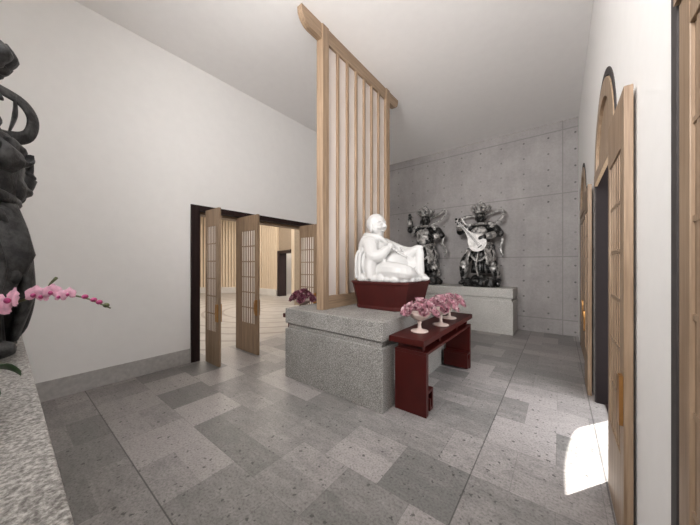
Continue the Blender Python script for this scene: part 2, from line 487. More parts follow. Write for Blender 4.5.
# ------------------------------------------------------------------ door leaves
def leaf_parts(root, w, h, t=0.036, nb=5, rows=6, z0=0.50, z1=None, st=0.055, st2=0.095, handle=True, pane='paper', sides=(0, 1)):
    """leaf in local coords: x 0..w, y 0..t, z 0..h ; x=w is the meeting stile with the handle"""
    z1 = z1 or h - 0.26
    bm = bmesh.new()
    box(bm, 0, st, 0, t, 0, h); box(bm, w - st2, w, 0, t, 0, h)
    box(bm, st, w - st2, 0, t, z1, h); box(bm, st, w - st2, 0, t, 0, z0)
    obj('frame', bm, M['oak'], root, bevel=0.003)
    bm = bmesh.new()
    gw = (w - st2 - st) / (2 * nb + 1)
    for k in range(nb):
        x = st + gw * (2 * k + 1)
        box(bm, x, x + gw * 0.85, 0.007, t - 0.007, z0, z1)
    for k in range(1, rows):
        z = z0 + (z1 - z0) * k / rows
        box(bm, st, w - st2, 0.006, t - 0.006, z - 0.009, z + 0.009)
    obj('lattice', bm, M['oak'], root)
    bm = bmesh.new(); box(bm, st, w - st2, 0.011, t - 0.011, z0, z1)
    obj('paper_pane' if pane == 'paper' else 'backing_board', bm, M[pane], root)
    if handle:
        bm = bmesh.new()
        x = w - 0.048
        for s in sides:
            y0, y1 = (-0.016, 0.0) if s == 0 else (t, t + 0.016)
            pts = []
            for k in range(9):
                a = -PI / 2 + PI * k / 8
                pts.append((x - 0.010 - 0.030 * math.cos(a), 0.785 + 0.13 * math.sin(a)))
            pts += [(x + 0.036, 0.785 + 0.13), (x + 0.036, 0.785 - 0.13)]
            prism(bm, pts, y0, y1, 'xz')
        obj('handle', bm, M['brass'], root)

LEAF_H = 2.335
left_leaves = [
    (1.935, 'oak lattice door leaf standing open against the left jamb of the dark doorway', 0.42, XL + 0.13, 0.055),
    (2.585, 'second open oak lattice leaf from the left jamb of the dark doorway', 0.68, XL - 0.14, 0.20),
    (3.96, 'oak lattice door leaf just left of the tall screen post', 0.52, XL + 0.01, 0.055),
    (4.74, 'oak lattice leaf at the far jamb of the dark doorway, behind the screen', 0.42, XL + 0.13, 0.055)]
for (y, lab, w, x, st) in left_leaves:
    t = thing('door_leaf', lab, 'door', (x, y, 0.004), 0, 'open lattice leaves of the left doorway')
    leaf_parts(t, w, LEAF_H, st=st)

# right wall: leaves folded back flat against the wall (local x runs along the wall)
def wall_leaf(y_hinge, direction, lab, x=0.262, w=0.47, group='open lattice leaves of the right wall', ajar=0.0):
    # local +x -> world +/-y
    rz = (-PI / 2 if direction < 0 else PI / 2) + ajar
    t = thing('door_leaf', lab, 'door', (x if direction > 0 else x, y_hinge, 0.004), rz, group)
    if direction < 0: t.location.x = x
    else: t.location.x = x + 0.036
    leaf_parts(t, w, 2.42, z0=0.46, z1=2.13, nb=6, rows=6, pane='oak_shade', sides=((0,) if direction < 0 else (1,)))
    return t
wall_leaf(2.535, -1, 'tall oak lattice door leaf folded flat on the right wall, beside the sunlit patch', w=0.565)
wall_leaf(4.12, 1, 'oak lattice leaf beyond the dark jamb of the middle arched doorway', x=0.255)
# furthest and nearest doorways: pairs of closed leaves inside the frame
for (c, lab1, lab2) in ((ACY[0], 'closed oak leaf cut off by the right edge of the picture', 'closed oak leaf of the doorway beside the camera'),
                        (ACY[2], 'closed oak leaf next to the concrete wall, under the furthest arch', 'closed oak leaf under the furthest arch, nearer side')):
    for (yh, dr, lab) in ((c + 0.655, -1, lab1), (c - 0.655, 1, lab2)):
        t = thing('door_leaf', lab, 'door', (XR - 0.004 if dr < 0 else XR + 0.032, yh, 0.004), dr * PI / 2, 'closed leaves of the arched doorways')
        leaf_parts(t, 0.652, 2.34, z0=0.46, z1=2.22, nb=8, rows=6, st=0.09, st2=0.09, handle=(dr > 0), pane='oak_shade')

# ------------------------------------------------------------------ granite plinths
def plinth(name, label, x0, x1, y0, y1, z, mat, neck=0.07, slab=0.2, inset=0.035, cap=0.0):
    t = thing(name, label, 'plinth', ((x0 + x1) / 2, (y0 + y1) / 2, 0))
    hx, hy = (x1 - x0) / 2, (y1 - y0) / 2
    zb = z - slab - neck
    bm = bmesh.new(); box(bm, -hx, hx, -hy, hy, 0, zb); obj('base_block', bm, mat, t, bevel=0.006)
    bm = bmesh.new(); box(bm, -hx + inset, hx - inset, -hy + inset, hy - inset, zb, z - slab); obj('recessed_neck', bm, mat, t)
    bm = bmesh.new(); box(bm, -hx - cap, hx + cap, -hy - cap, hy + cap, z - slab, z); obj('top_slab', bm, mat, t, bevel=0.008)
    return t
plinth('stone_plinth', 'speckled granite plinth in the middle of the room under the wooden screen', -2.915, -1.40, 2.335, 4.385, 0.92, M['granite'])
plinth('stone_plinth', 'long pale granite plinth in front of the concrete wall carrying two guardian statues', -3.39, -0.775, 6.62, 7.345, 0.985, M['granite_pale'])
plinth('stone_plinth', 'coarse granite plinth in the lower left corner under the black statue', -3.39, -0.775, -0.63, 0.095, 0.95, M['granite_coarse'])

# ------------------------------------------------------------------ tall wooden screen
sx = -2.435
scr = thing('wooden_screen', 'tall oak slatted screen standing on the middle plinth and reaching the ceiling', 'screen', (sx, YM, 0.92))
PZ = ZC - 0.92 - 0.002
for y in (-0.80, 0.80):
    bm = bmesh.new(); box(bm, -0.055, 0.055, y - 0.06 + (0.0), y + 0.06, 0.0, PZ); obj('post', bm, M['oak'], scr, bevel=0.005)
bm = bmesh.new()
pts = []
for s in (1, -1):
    for k in range(7):
        a = PI / 2 * k / 6
        # rounded lower corners of the beam's ends
        y = s * (1.04 + 0.16 * math.cos(a)); z = PZ - 0.09 - 0.16 * math.sin(a) + 0.06
        pts.append((y, z) if s == 1 else (y, z))
    if s == 1: half = pts[:]
right = [(1.20, PZ - 0.001)] + half
left = [(-y, z) for (y, z) in right][::-1]
prism(bm, right + left, -0.04, 0.04, 'yz')
obj('top_rail', bm, M['oak_beam'], scr, bevel=0.004)
bm = bmesh.new(); box(bm, -0.03, 0.045, -0.74, 0.74, 0.0, 0.17); obj('bottom_rail', bm, M['oak_beam'], scr, bevel=0.004)
bm = bmesh.new(); box(bm, -0.006, 0.006, -0.74, 0.74, 0.17, PZ - 0.18); obj('panel', bm, M['screen_panel'], scr)
for k in range(6):
    y = -0.74 + 1.48 * (k + 1) / 7
    bm = bmesh.new(); box(bm, -0.035, 0.04, y - 0.018, y + 0.018, 0.17, PZ - 0.18)
    obj('slat', bm, M['oak'], scr, bevel=0.002)

# ------------------------------------------------------------------ red altar tables
def altar_table(label, x0, x1, y0, y1, zt):
    t = thing('altar_table', label, 'table', ((x0 + x1) / 2, (y0 + y1) / 2, 0))
    hx, hy = (x1 - x0) / 2, (y1 - y0) / 2
    bm = bmesh.new(); box(bm, -hx, hx, -hy, hy, zt - 0.06, zt); obj('tabletop', bm, M['red'], t, bevel=0.004)
    ly = hy - 0.07
    zr = zt - 0.165
    for s in (-1, 1):
        bm = bmesh.new()
        y = s * ly
        box(bm, -hx + 0.03, hx - 0.005, min(y, y - s * 0.06), max(y, y - s * 0.06), 0, zr)
        lg = obj('leg', bm, M['red'], t, bevel=0.003)
        # square scroll foot turned inwards
        bm = bmesh.new()
        a = y - s * 0.06
        def seg(d0, d1, z0, z1):
            p, q = a - s * d0, a - s * d1
            box(bm, -hx + 0.04, hx - 0.005, min(p, q), max(p, q), z0, z1)
        seg(0.0, 0.125, 0.215, 0.245); seg(0.095, 0.125, 0.03, 0.215); seg(0.04, 0.095, 0.03, 0.06); seg(0.04, 0.067, 0.06, 0.15)
        obj('scroll_foot', bm, M['red'], lg, bevel=0.002)
    bm = bmesh.new(); box(bm, -hx + 0.03, hx - 0.005, -ly + 0.0, ly, zr - 0.0, zr + 0.03)
    obj('under_shelf', bm, M['red'], t, bevel=0.003)
    for y in (-ly + 0.05, -0.32, 0.32, ly - 0.05):
        bm = bmesh.new(); box(bm, -hx + 0.06, hx - 0.05, y - 0.03, y + 0.03, zr + 0.03, zt - 0.06)
        obj('spacer_block', bm, M['red'], t)
    return t
altar_table('long oxblood red altar table with three flower bowls, in front of the middle plinth', -1.397, -1.02, 2.46, 4.27, 0.77)
altar_table('red altar table mostly hidden behind the middle plinth, only a corner showing', -3.30, -2.92, 2.60, 4.25, 0.77)

# ------------------------------------------------------------------ footed bowls and peonies
def make_bowl(label, loc, group):
    t = thing('footed_bowl', label, 'bowl', loc, 0, group)
    bm = bmesh.new()
    lathe(bm, [(0.092, 0.0), (0.094, 0.008), (0.086, 0.016), (0.04, 0.026), (0.02, 0.04), (0.017, 0.085), (0.026, 0.105), (0.018, 0.12), (0.018, 0.123)], 32)
    obj('foot', bm, M['bowl'], t, smooth=True)
    bm = bmesh.new()
    lathe(bm, [(0.016, 0.118), (0.05, 0.13), (0.09, 0.155), (0.118, 0.187), (0.125, 0.205), (0.119, 0.205), (0.11, 0.188), (0.082, 0.162), (0.045, 0.142), (0.005, 0.138)], 32)
    obj('basin', bm, M['bowl'], t, smooth=True)
    return t

def peony_mesh(seed, mats):
    rnd = random.Random(seed)
    bm = bmesh.new()
    for ring, (n, tilt, size, rad) in enumerate(((6, 1.15, 0.052, 0.012), (6, 0.75, 0.046, 0.010), (5, 0.40, 0.038, 0.007), (4, 0.12, 0.028, 0.004))):
        for k in range(n):
            az = 2 * PI * (k + 0.5 * (ring % 2)) / n + rnd.uniform(-.2, .2)
            tl = tilt + rnd.uniform(-.12, .12)
            grid = []
            for i in range(5):
                s = i / 4
                row = []
                for j in range(5):
                    w = (j / 4 - 0.5) * 2
                    width = size * 0.62 * math.sin(PI * min(0.96, 0.18 + 0.72 * s)) * w
                    ln = size * s * (1 - 0.14 * w * w * s)
                    cup = size * 0.42 * (s * s) + size * 0.18 * w * w       # petals curl inwards
                    # out along the tilt, cup back to the axis
                    o = rad + ln * math.sin(tl) - cup * math.cos(tl) * 0.75
                    z = ln * math.cos(tl) + cup * math.sin(tl) * 0.75
                    p = V((o, width, z)); p.rotate(Matrix.Rotation(az, 3, 'Z'))
                    row.append(bm.verts.new(p))
                grid.append(row)
            for i in range(4):
                for j in range(4):
                    f = bm.faces.new((grid[i][j], grid[i][j + 1], grid[i + 1][j + 1], grid[i + 1][j]))
                    f.material_index = 1 if (ring + k) % 3 == 0 else (2 if (ring * 3 + k) % 7 == 0 else 0)
    ball(bm, (0, 0, 0.006), (0.014, 0.014, 0.016), sub=1)
    me = bpy.data.meshes.new('peony_bloom'); bm.to_mesh(me); bm.free()
    for q in mats: me.materials.append(q)
    for p in me.polygons: p.use_smooth = True
    return me
PINK = [M['petal'], M['petal_pale'], M['petal_dark']]
DEEP = [M['petal_dark'], M['petal'], M['petal_dark']]
pm = [peony_mesh(k, PINK) for k in range(3)]
pd = [peony_mesh(k + 9, DEEP) for k in range(2)]
# hanging of the blooms: one on top, a middle ring, a low ring resting on the rim
SPOTS = [(0.0, 0.0, 0.305, 0.0, 0)]
SPOTS += [(0.10 * math.cos(a), 0.10 * math.sin(a), 0.265, 0.6, a) for a in [2 * PI * k / 4 + .3 for k in range(4)]]
SPOTS += [(0.150 * math.cos(a), 0.150 * math.sin(a), 0.212, 1.1, a) for a in [2 * PI * k / 6 + .1 for k in range(6)]]
def fill_bowl(loc, meshes, lab, group, seed):
    rnd = random.Random(seed)
    for i, (x, y, z, tilt, az) in enumerate(SPOTS):
        o = bpy.data.objects.new('peony_bloom', meshes[i % len(meshes)]); COL.objects.link(o)
        o.location = (loc[0] + x + rnd.uniform(-.008, .008), loc[1] + y + rnd.uniform(-.008, .008), loc[2] + z + rnd.uniform(-.012, .016))
        o.rotation_euler = (Matrix.Rotation(az, 3, 'Z') @ Matrix.Rotation(tilt + rnd.uniform(-.15, .15), 3, 'Y') @ Matrix.Rotation(rnd.uniform(0, 6), 3, 'Z')).to_euler()
        s = rnd.uniform(1.12, 1.36); o.scale = (s, s, s)
        tag(o, lab, 'flower', group)
bowls = [((-1.21, 2.80, 0.77), 'cream footed bowl of pink peonies nearest the camera on the red table', 'pink peony bloom in the nearest of the three bowls on the red table', 'peonies in the nearest bowl', pm),
         ((-1.135, 3.25, 0.77), 'middle of the three cream footed bowls of peonies on the red table', 'pink peony bloom in the middle bowl on the red table', 'peonies in the middle bowl', pm),
         ((-1.19, 3.74, 0.77), 'furthest of the three cream footed bowls of peonies on the red table', 'pink peony bloom in the furthest bowl on the red table', 'peonies in the furthest bowl', pm),
         ((-3.07, 2.80, 0.77), 'footed bowl of plum coloured peonies left of the screen post', 'plum coloured peony bloom in the bowl left of the screen post', 'plum peonies left of the screen', pd)]
for i, (loc, lb, lf, gf, ms) in enumerate(bowls):
    make_bowl(lb, loc, 'footed flower bowls')
    fill_bowl(loc, ms, lf, gf, 20 + i)

# ------------------------------------------------------------------ red statue base
def oct_ring(hx, hy, c, z):
    return [(-hx + c, -hy, z), (hx - c, -hy, z), (hx, -hy + c, z), (hx, hy - c, z), (hx - c, hy, z), (-hx + c, hy, z), (-hx, hy - c, z), (-hx, -hy + c, z)]
def oct_loft(bm, prof):
    rings = [[bm.verts.new(p) for p in oct_ring(*q)] for q in prof]
    for A, B in zip(rings, rings[1:]):
        for i in range(8): bm.faces.new((A[i], A[(i + 1) % 8], B[(i + 1) % 8], B[i]))
    bm.faces.new(rings[0][::-1]); bm.faces.new(rings[-1])
BX, BY = -1.88, 3.36
rb = thing('statue_base', 'dark red eight-sided tapering base under the white seated statue', 'statue base', (BX, BY, 0.92))
bm = bmesh.new(); oct_loft(bm, [(0.375, 0.40, 0.10, 0.0), (0.375, 0.40, 0.10, 0.03), (0.368, 0.392, 0.10, 0.04), (0.428, 0.455, 0.12, 0.345)])
obj('body', bm, M['red_dark'], rb, bevel=0.004)
bm = bmesh.new(); oct_loft(bm, [(0.432, 0.459, 0.12, 0.325), (0.440, 0.467, 0.122, 0.335), (0.440, 0.467, 0.122, 0.355), (0.425, 0.45, 0.12, 0.362)])
obj('rim', bm, M['red_dark'], rb, bevel=0.004)

# ------------------------------------------------------------------ hands shared by the figures
def hand(bm, wrist, dirv, palm_n, L=0.17, curl=0.5, side=1):
    """palm and five bent fingers; dirv along the fingers, palm_n out of the palm"""
    d = V(dirv).normalized(); n = V(palm_n); n = (n - d * n.dot(d)).normalized(); s = d.cross(n) * side
    w = V(wrist)
    for k in range(4):
        o = (k - 1.5) * L * 0.115
        tube(bm, [w + s * o * 0.5, w + d * L * 0.42 + s * o], [L * 0.10, L * 0.085], 8)
        fl = L * (0.44, 0.52, 0.48, 0.36)[k]
        p0 = w + d * L * 0.40 + s * o
        p1 = p0 + (d * math.cos(curl * 0.5) + n * math.sin(curl * 0.5)) * fl * 0.45
        p2 = p1 + (d * math.cos(curl * 1.3) + n * math.sin(curl * 1.3)) * fl * 0.32
        p3 = p2 + (d * math.cos(curl * 2.0) + n * math.sin(curl * 2.0)) * fl * 0.25
        tube(bm, [p0, p1, p2, p3], [L * 0.062, L * 0.058, L * 0.052, L * 0.04], 8)
    p0 = w + d * L * 0.12 - s * L * 0.16
    tube(bm, [p0, p0 + d * L * 0.2 - s * L * 0.14 + n * L * 0.08, p0 + d * L * 0.4 - s * L * 0.12 + n * L * 0.18], [L * 0.08, L * 0.07, L * 0.05], 8)

def head(bm, c, r, fwd, up=(0, 0, 1), ears=1.0, fat=1.0):
    """head of half height r: skull, cheeks, brow, nose, lips, chin, ears"""
    f = V(fwd).normalized(); u = V(up); u = (u - f * u.dot(f)).normalized(); s = u.cross(f)
    c = V(c)
    R = Matrix((s, f, u)).transposed().to_euler()
    ball(bm, c + u * r * 0.12 - f * r * 0.06, (r * 0.76, r * 0.84, r * 0.86), R)
    ball(bm, c - u * r * 0.34 + f * r * 0.10, (r * 0.64 * fat, r * 0.66, r * 0.62), R)
    ball(bm, c - u * r * 0.80 + f * r * 0.40, (r * 0.26 * fat, r * 0.24, r * 0.18), R)
    for k in (-1, 1):
        ball(bm, c - u * r * 0.28 + f * r * 0.56 + s * k * r * 0.34, (r * 0.24 * fat, r * 0.20, r * 0.22), R)
        ball(bm, c + u * r * 0.06 + f * r * 0.66 + s * k * r * 0.29, (r * 0.15, r * 0.10, r * 0.07), R, 2)
        tube(bm, [c + u * r * 0.22 + f * r * 0.74 + s * k * r * 0.10, c + u * r * 0.30 + f * r * 0.68 + s * k * r * 0.34, c + u * r * 0.18 + f * r * 0.52 + s * k * r * 0.56], r * 0.075, 6, 4)
        ball(bm, c - u * r * 0.22 * ears + s * k * r * 0.76, (r * 0.12, r * 0.18, r * (0.24 + 0.2 * ears)), R, 2)
    tube(bm, [c + u * r * 0.16 + f * r * 0.76, c - u * r * 0.10 + f * r * 0.92, c - u * r * 0.22 + f * r * 0.90], [r * 0.09, r * 0.13, r * 0.16], 8)
    tube(bm, [c - u * r * 0.50 + f * r * 0.66 - s * r * 0.24, c - u * r * 0.53 + f * r * 0.80, c - u * r * 0.50 + f * r * 0.66 + s * r * 0.24], r * 0.065, 6, 4)

# ------------------------------------------------------------------ white seated statue (faces +x)
bud = thing('white_statue', 'white porcelain seated robed monk statue on the dark red base', 'statue', (BX + 0.02, BY, 0.92 + 0.362))
bm = bmesh.new()
ball(bm, (-0.20, -0.04, 0.28), (0.23, 0.28, 0.34))
ball(bm, (-0.26, -0.08, 0.20), (0.19, 0.28, 0.32))
ball(bm, (-0.32, -0.10, 0.42), (0.13, 0.20, 0.25))
ball(bm, (0.02, 0.0, 0.20), (0.24, 0.27, 0.21))
for s in (-1, 1): ball(bm, (-0.22, -0.03 + s * 0.18, 0.50), (0.13, 0.13, 0.12))
tube(bm, [(-0.23, -0.04, 0.5), (-0.225, -0.05, 0.70)], [0.13, 0.08], 12)
head(bm, (-0.22, -0.06, 0.79), 0.166, (0.94, -0.05, -0.06), (0, 0, 1), 1.2, 1.08)
# folded right leg, raised left knee
tube(bm, [(-0.05, -0.20, 0.12), (0.16, -0.30, 0.13), (0.32, -0.29, 0.12), (0.34, -0.14, 0.10), (0.30, 0.02, 0.075)], [0.15, 0.13, 0.11, 0.09, 0.06], 12, 5)
tube(bm, [(-0.06, 0.12, 0.20), (0.14, 0.13, 0.30), (0.345, 0.11, 0.425), (0.36, 0.10, 0.24), (0.36, 0.10, 0.05)], [0.18, 0.115, 0.05, 0.065, 0.07], 12, 5)
tube(bm, [(0.06, 0.11, 0.22), (0.24, 0.11, 0.20), (0.33, 0.10, 0.16)], [0.15, 0.14, 0.09], 12, 4)
ball(bm, (0.41, 0.09, 0.035), (0.10, 0.05, 0.04))
ball(bm, (0.33, 0.04, 0.06), (0.10, 0.06, 0.04))
# arms with wide sleeves
tube(bm, [(-0.20, -0.25, 0.50), (-0.10, -0.34, 0.34), (-0.01, -0.31, 0.34), (0.06, -0.21, 0.44)], [0.10, 0.10, 0.085, 0.05], 12, 5)
hand(bm, (0.06, -0.21, 0.44), (0.2, 0.5, 0.7), (-0.4, 0.6, 0.0), 0.14, 0.6, 1)
tube(bm, [(-0.18, 0.17, 0.50), (0.02, 0.24, 0.42), (0.20, 0.18, 0.41), (0.31, 0.13, 0.455)], [0.10, 0.085, 0.06, 0.036], 12, 5)
hand(bm, (0.30, 0.125, 0.465), (0.9, -0.1, 0.25), (0, 0, -1), 0.13, 0.7, -1)
# robe: hanging sleeve, spread hem and ridged folds
tube(bm, [(-0.10, -0.33, 0.34), (-0.12, -0.36, 0.18), (-0.10, -0.37, 0.03)], [0.09, 0.085, 0.08], 10, 4)
for k in range(26):
    a = 2 * PI * k / 26
    x, y = 0.385 * math.cos(a), 0.40 * math.sin(a)
    x = max(-0.35, min(0.37, x * 1.1)); y = max(-0.37, min(0.37, y * 1.1))
    ball(bm, (x, y, 0.03), (0.07, 0.07, 0.05 + 0.012 * (k % 3)), sub=2)
for k in range(9):
    a = PI * (0.75 + 0.14 * k)
    p0 = V((-0.23, -0.03, 0.60)) + V((0.10 * math.cos(a), 0.13 * math.sin(a), 0))
    p1 = V((-0.26, -0.06, 0.38)) + V((0.22 * math.cos(a), 0.28 * math.sin(a), 0))
    p2 = V((-0.25, -0.06, 0.18)) + V((0.235 * math.cos(a), 0.325 * math.sin(a), 0))
    p3 = V((-0.22, -0.05, 0.03)) + V((0.26 * math.cos(a), 0.35 * math.sin(a), 0))
    tube(bm, [p0, p1, p2, p3], [0.02, 0.026, 0.026, 0.03], 8, 5)
for k in range(5):
    o = k * 0.055
    tube(bm, [(-0.02 - o, -0.27, 0.42 - o * .8), (0.08 - o * .4, -0.315, 0.24 - o * .4), (0.27 - o * .2, -0.39, 0.12 - o * .3)], [0.018, 0.022, 0.018], 8, 5)
for k in range(4):
    tube(bm, [(0.05, 0.02 + 0.05 * k, 0.40 - .03 * k), (0.18, -0.02 + 0.05 * k, 0.28), (0.28, 0.00 + 0.03 * k, 0.12)], [0.015, 0.02, 0.02], 8, 5)
# robe collar
col = [(-0.02, -0.06, 0.44), (-0.04, -0.14, 0.54), (-0.12, -0.19, 0.60), (-0.24, -0.20, 0.63), (-0.34, -0.16, 0.645), (-0.40, -0.06, 0.64), (-0.36, 0.06, 0.62), (-0.24, 0.12, 0.6), (-0.08, 0.11, 0.52), (0.0, 0.04, 0.42)]
tube(bm, col, 0.033, 8, 4)
tube(bm, [V(p) - V((0.01, 0.0, 0.06)) for p in col[2:8]], 0.055, 8, 4)
mb = remeshed('body', bm, M['white_stone'], bud, 0.0085, 2)
for v in mb.data.vertices: v.co.z = max(v.co.z, 0.001)
# string of beads
bm = bmesh.new()
for p in spline([(-0.06, -0.10, 0.52), (0.06, -0.14, 0.44), (0.17, -0.05, 0.34), (0.17, 0.04, 0.34), (0.05, 0.10, 0.46)], 6):
    ball(bm, p + V((0.03, 0, 0)), 0.017, sub=2)
obj('bead_string', bm, M['white_stone'], bud, smooth=True)

# ------------------------------------------------------------------ guardian statues (local front is -y)
def guardian(label, loc, rz, pose, mats, sc=1.0):
    B, P, D = mats
    g = thing('guardian_statue', label, 'statue', loc, rz, 'guardian statues')
    g.scale = sc if isinstance(sc, tuple) else (sc, sc, sc)
    lean = pose.get('lean', 0.0)
    # -- body
    bm = bmesh.new()
    hipz = 0.92
    feet = pose['feet']; knees = pose['knees']
    for (fx, fy), (kx, ky, kz) in zip(feet, knees):
        s = -1 if fx < 0 else 1
        tube(bm, [(s * 0.10, 0, hipz), (kx, ky, kz), (fx, fy + 0.03, 0.17), (fx, fy + 0.02, 0.10)], [0.13, 0.10, 0.065, 0.06], 12, 5)
        tube(bm, [(fx, fy + 0.05, 0.12), (fx + s * 0.02, fy - 0.10, 0.09), (fx + s * 0.04, fy - 0.19, 0.09)], [0.065, 0.06, 0.035], 10, 4)
    tube(bm, [(0, 0, hipz - 0.05), (lean * .4, -0.05, 1.08), (lean * .8, -0.02, 1.28), (lean, 0, 1.43)], [0.19, 0.215, 0.22, 0.15], 16, 5)
    ball(bm, (lean * .4, -0.10, 1.08), (0.18, 0.14, 0.15))
    tube(bm, [(lean, 0, 1.40), (lean, -0.02, 1.60)], [0.10, 0.08], 12)
    for s in (-1, 1): ball(bm, (lean + s * 0.22, 0, 1.40), (0.115, 0.12, 0.11))
    head(bm, (lean, -0.03, 1.645), 0.145, pose.get('look', (0, -1, 0)), (0, 0, 1), 0.8, 1.08)
    for key, s in (('armL', -1), ('armR', 1)):
        sh = V((lean + s * 0.25, 0, 1.40)); el, wr = V(pose[key][0]), V(pose[key][1])
        tube(bm, [sh, el, wr], [0.095, 0.085, 0.055], 12, 1)
        tube(bm, [sh, (sh + el) / 2 + V((0, 0, 0.01)), el], [0.09, 0.1, 0.08], 12, 3)
        ball(bm, el, 0.083)
        hand(bm, wr, pose[key][2], pose[key][3], 0.17, pose[key][4], s)
    body = remeshed('body', bm, B, g, 0.0125, 2, lambda co: 0.006 * noise.noise(co * 14))
    # -- armour: breast discs, belly mask, belt and collar; pauldrons, bracers and greaves apart
    bm = bmesh.new()
    tube(bm, [(lean * .7, -0.06, 1.02), (lean * .8, -0.075, 1.2), (lean * .9, -0.06, 1.38)], [0.19, 0.205, 0.15], 16, 4)
    for s in (-1, 1):
        ball(bm, (lean * .8 + s * 0.095, -0.205, 1.28), (0.085, 0.06, 0.085), sub=2)
        ball(bm, (lean * .8 + s * 0.095, -0.25, 1.28), (0.045, 0.04, 0.045), sub=2)
    ball(bm, (lean * .4, -0.235, 1.06), (0.10, 0.06, 0.085), sub=2)
    ball(bm, (lean * .4, -0.285, 1.05), (0.035, 0.04, 0.03), sub=2)
    tube(bm, [(lean + 0.14 * math.cos(a), 0.13 * math.sin(a) - 0.01, 1.475) for a in [2 * PI * k / 20 for k in range(21)]], 0.034, 8)
    remeshed('breastplate', bm, P, g, 0.012, 1)
    bm = bmesh.new()
    tube(bm, [(lean * .5 + 0.225 * math.cos(a), -0.03 + 0.20 * math.sin(a), 0.985 + 0.02 * math.cos(2 * a)) for a in [2 * PI * k / 24 for k in range(25)]], 0.036, 8)
    obj('belt', bm, P, g, smooth=True)
    for s in (-1, 1):
        bm = bmesh.new()
        for q in range(3):
            ball(bm, (lean + s * (0.25 + 0.028 * q), -0.01, 1.45 - 0.065 * q), (0.125 - 0.012 * q, 0.14 - 0.01 * q, 0.06), (0, s * (0.45 + 0.25 * q), 0), 2)
        obj('pauldron', bm, P, g, smooth=True)
        key = 'armL' if s < 0 else 'armR'
        el, wr = V(pose[key][0]), V(pose[key][1])
        bm = bmesh.new()
        tube(bm, [el.lerp(wr, 0.35), el.lerp(wr, 0.62), el.lerp(wr, 0.9)], [0.085, 0.078, 0.066], 12)
        obj('bracer', bm, P, g, smooth=True)
    for (fx, fy), (kx, ky, kz) in zip(feet, knees):
        k, f = V((kx, ky, kz)), V((fx, fy + 0.03, 0.17))
        bm = bmesh.new()
        tube(bm, [k.lerp(f, 0.05), k.lerp(f, 0.4), k.lerp(f, 0.9)], [0.115, 0.10, 0.075], 12)
        ball(bm, k + V((0, -0.07, 0)), (0.07, 0.05, 0.075), sub=2)
        obj('greave', bm, P, g, smooth=True)
    # -- skirt with deep folds, open at the front
    bm = bmesh.new()
    ph = pose.get('phase', 0)
    zb = pose.get('hem', 0.30)
    fold = lambda r, z, a: r * (1 + (0.11 * math.sin(11 * a + ph + 2.2 * z) + 0.05 * math.sin(23 * a + ph)) * min(1, (1.0 - z) * 2.2)) * (1 + 0.16 * math.cos(a) ** 2)
    kx = pose.get('sw', 1.0)
    prof = [(0.19, 0.99), (0.205, 0.92), (0.22 * kx, 0.80), (0.235 * kx, 0.66), (0.245 * kx, 0.52), (0.255 * kx, 0.40), (0.262 * kx, zb), (0.24 * kx, zb + 0.01), (0.21 * kx, 0.5), (0.16, 0.75)]
    lathe(bm, prof, 110, (pose.get('sx', 0), 0.03, 0), fold)
    obj('skirt', bm, B, g, smooth=True)
    # apron plates, hanging sashes and the ribbon sweeping behind the head
    fy_ = pose.get('front', 1.0)
    def sash(pts, rad, sub, flat):
        bm = bmesh.new(); tube(bm, [(p[0], p[1] * fy_, p[2]) for p in pts], rad, 12, sub, flat); obj('sash', bm, P, g, smooth=True)
    for s in (-1, 1):
        sash([(s * 0.12, -0.22, 0.98), (s * 0.20, -0.27, 0.80), (s * 0.24, -0.31, 0.62), (s * 0.20, -0.34, 0.52)], [0.08, 0.10, 0.11, 0.05], 4, 0.28)
        sash([(s * 0.22, -0.10, 0.98), (s * 0.32, -0.15, 0.76), (s * 0.31, -0.20, 0.55), (s * 0.39, -0.14, 0.36), (s * 0.36, -0.10, 0.2)], [0.03, 0.045, 0.05, 0.045, 0.015], 5, 0.35)
    sash([(-0.24, -0.20, 0.90), (-0.12, -0.31, 0.70), (0.02, -0.35, 0.60), (0.16, -0.31, 0.70), (0.26, -0.2, 0.90)], [0.03, 0.035, 0.04, 0.035, 0.03], 5, 0.6)
    sash([(0.0, -0.26, 0.98), (0.01, -0.31, 0.74), (-0.02, -0.33, 0.5), (0.02, -0.35, 0.26)], [0.04, 0.06, 0.07, 0.05], 5, 0.3)
    for pts in pose.get('extra', []): sash(pts, [0.05] + [0.10] * (len(pts) - 2) + [0.06], 5, 0.5)
    for pts in pose['ribbon']:
        bm = bmesh.new()
        r = [0.025] + [pose.get('rw', 0.036)] * (len(pts) - 2) + [0.016]
        tube(bm, pts, r, 10, 6, 0.38, up=(0, 1, 0))
        obj('ribbon', bm, P, g, smooth=True)
    # -- crown
    bm = bmesh.new()
    cx, cz = lean, 1.735
    lathe(bm, [(0.125, 0.0), (0.137, 0.015), (0.137, 0.045), (0.128, 0.06), (0.115, 0.06), (0.11, 0.0)], 28, (cx, -0.02, cz))
    for k in range(9):
        a = -PI / 2 + (k - 4) * 0.62
        px, py = cx + 0.145 * math.cos(a), -0.02 + 0.145 * math.sin(a)
        hgt = 0.17 if k == 4 else (0.13 if k % 2 else 0.10)
        ball(bm, (px, py, cz + 0.07), (0.045, 0.045, 0.04), sub=2)
        tube(bm, [(px, py, cz + 0.06), (cx + 0.19 * math.cos(a), -0.02 + 0.19 * math.sin(a), cz + 0.06 + hgt * 0.5), (cx + 0.165 * math.cos(a), -0.02 + 0.165 * math.sin(a), cz + 0.06 + hgt)], [0.034, 0.06, 0.018], 8, 4, 0.7)
    ball(bm, (cx, -0.01, cz + 0.08), (0.10, 0.10, 0.12))
    tube(bm, [(cx, -0.01, cz + 0.18), (cx, -0.02, cz + 0.25), (cx, -0.01, cz + 0.31)], [0.04, 0.045, 0.008], 10, 4)
    obj('crown', bm, P, g, smooth=True)
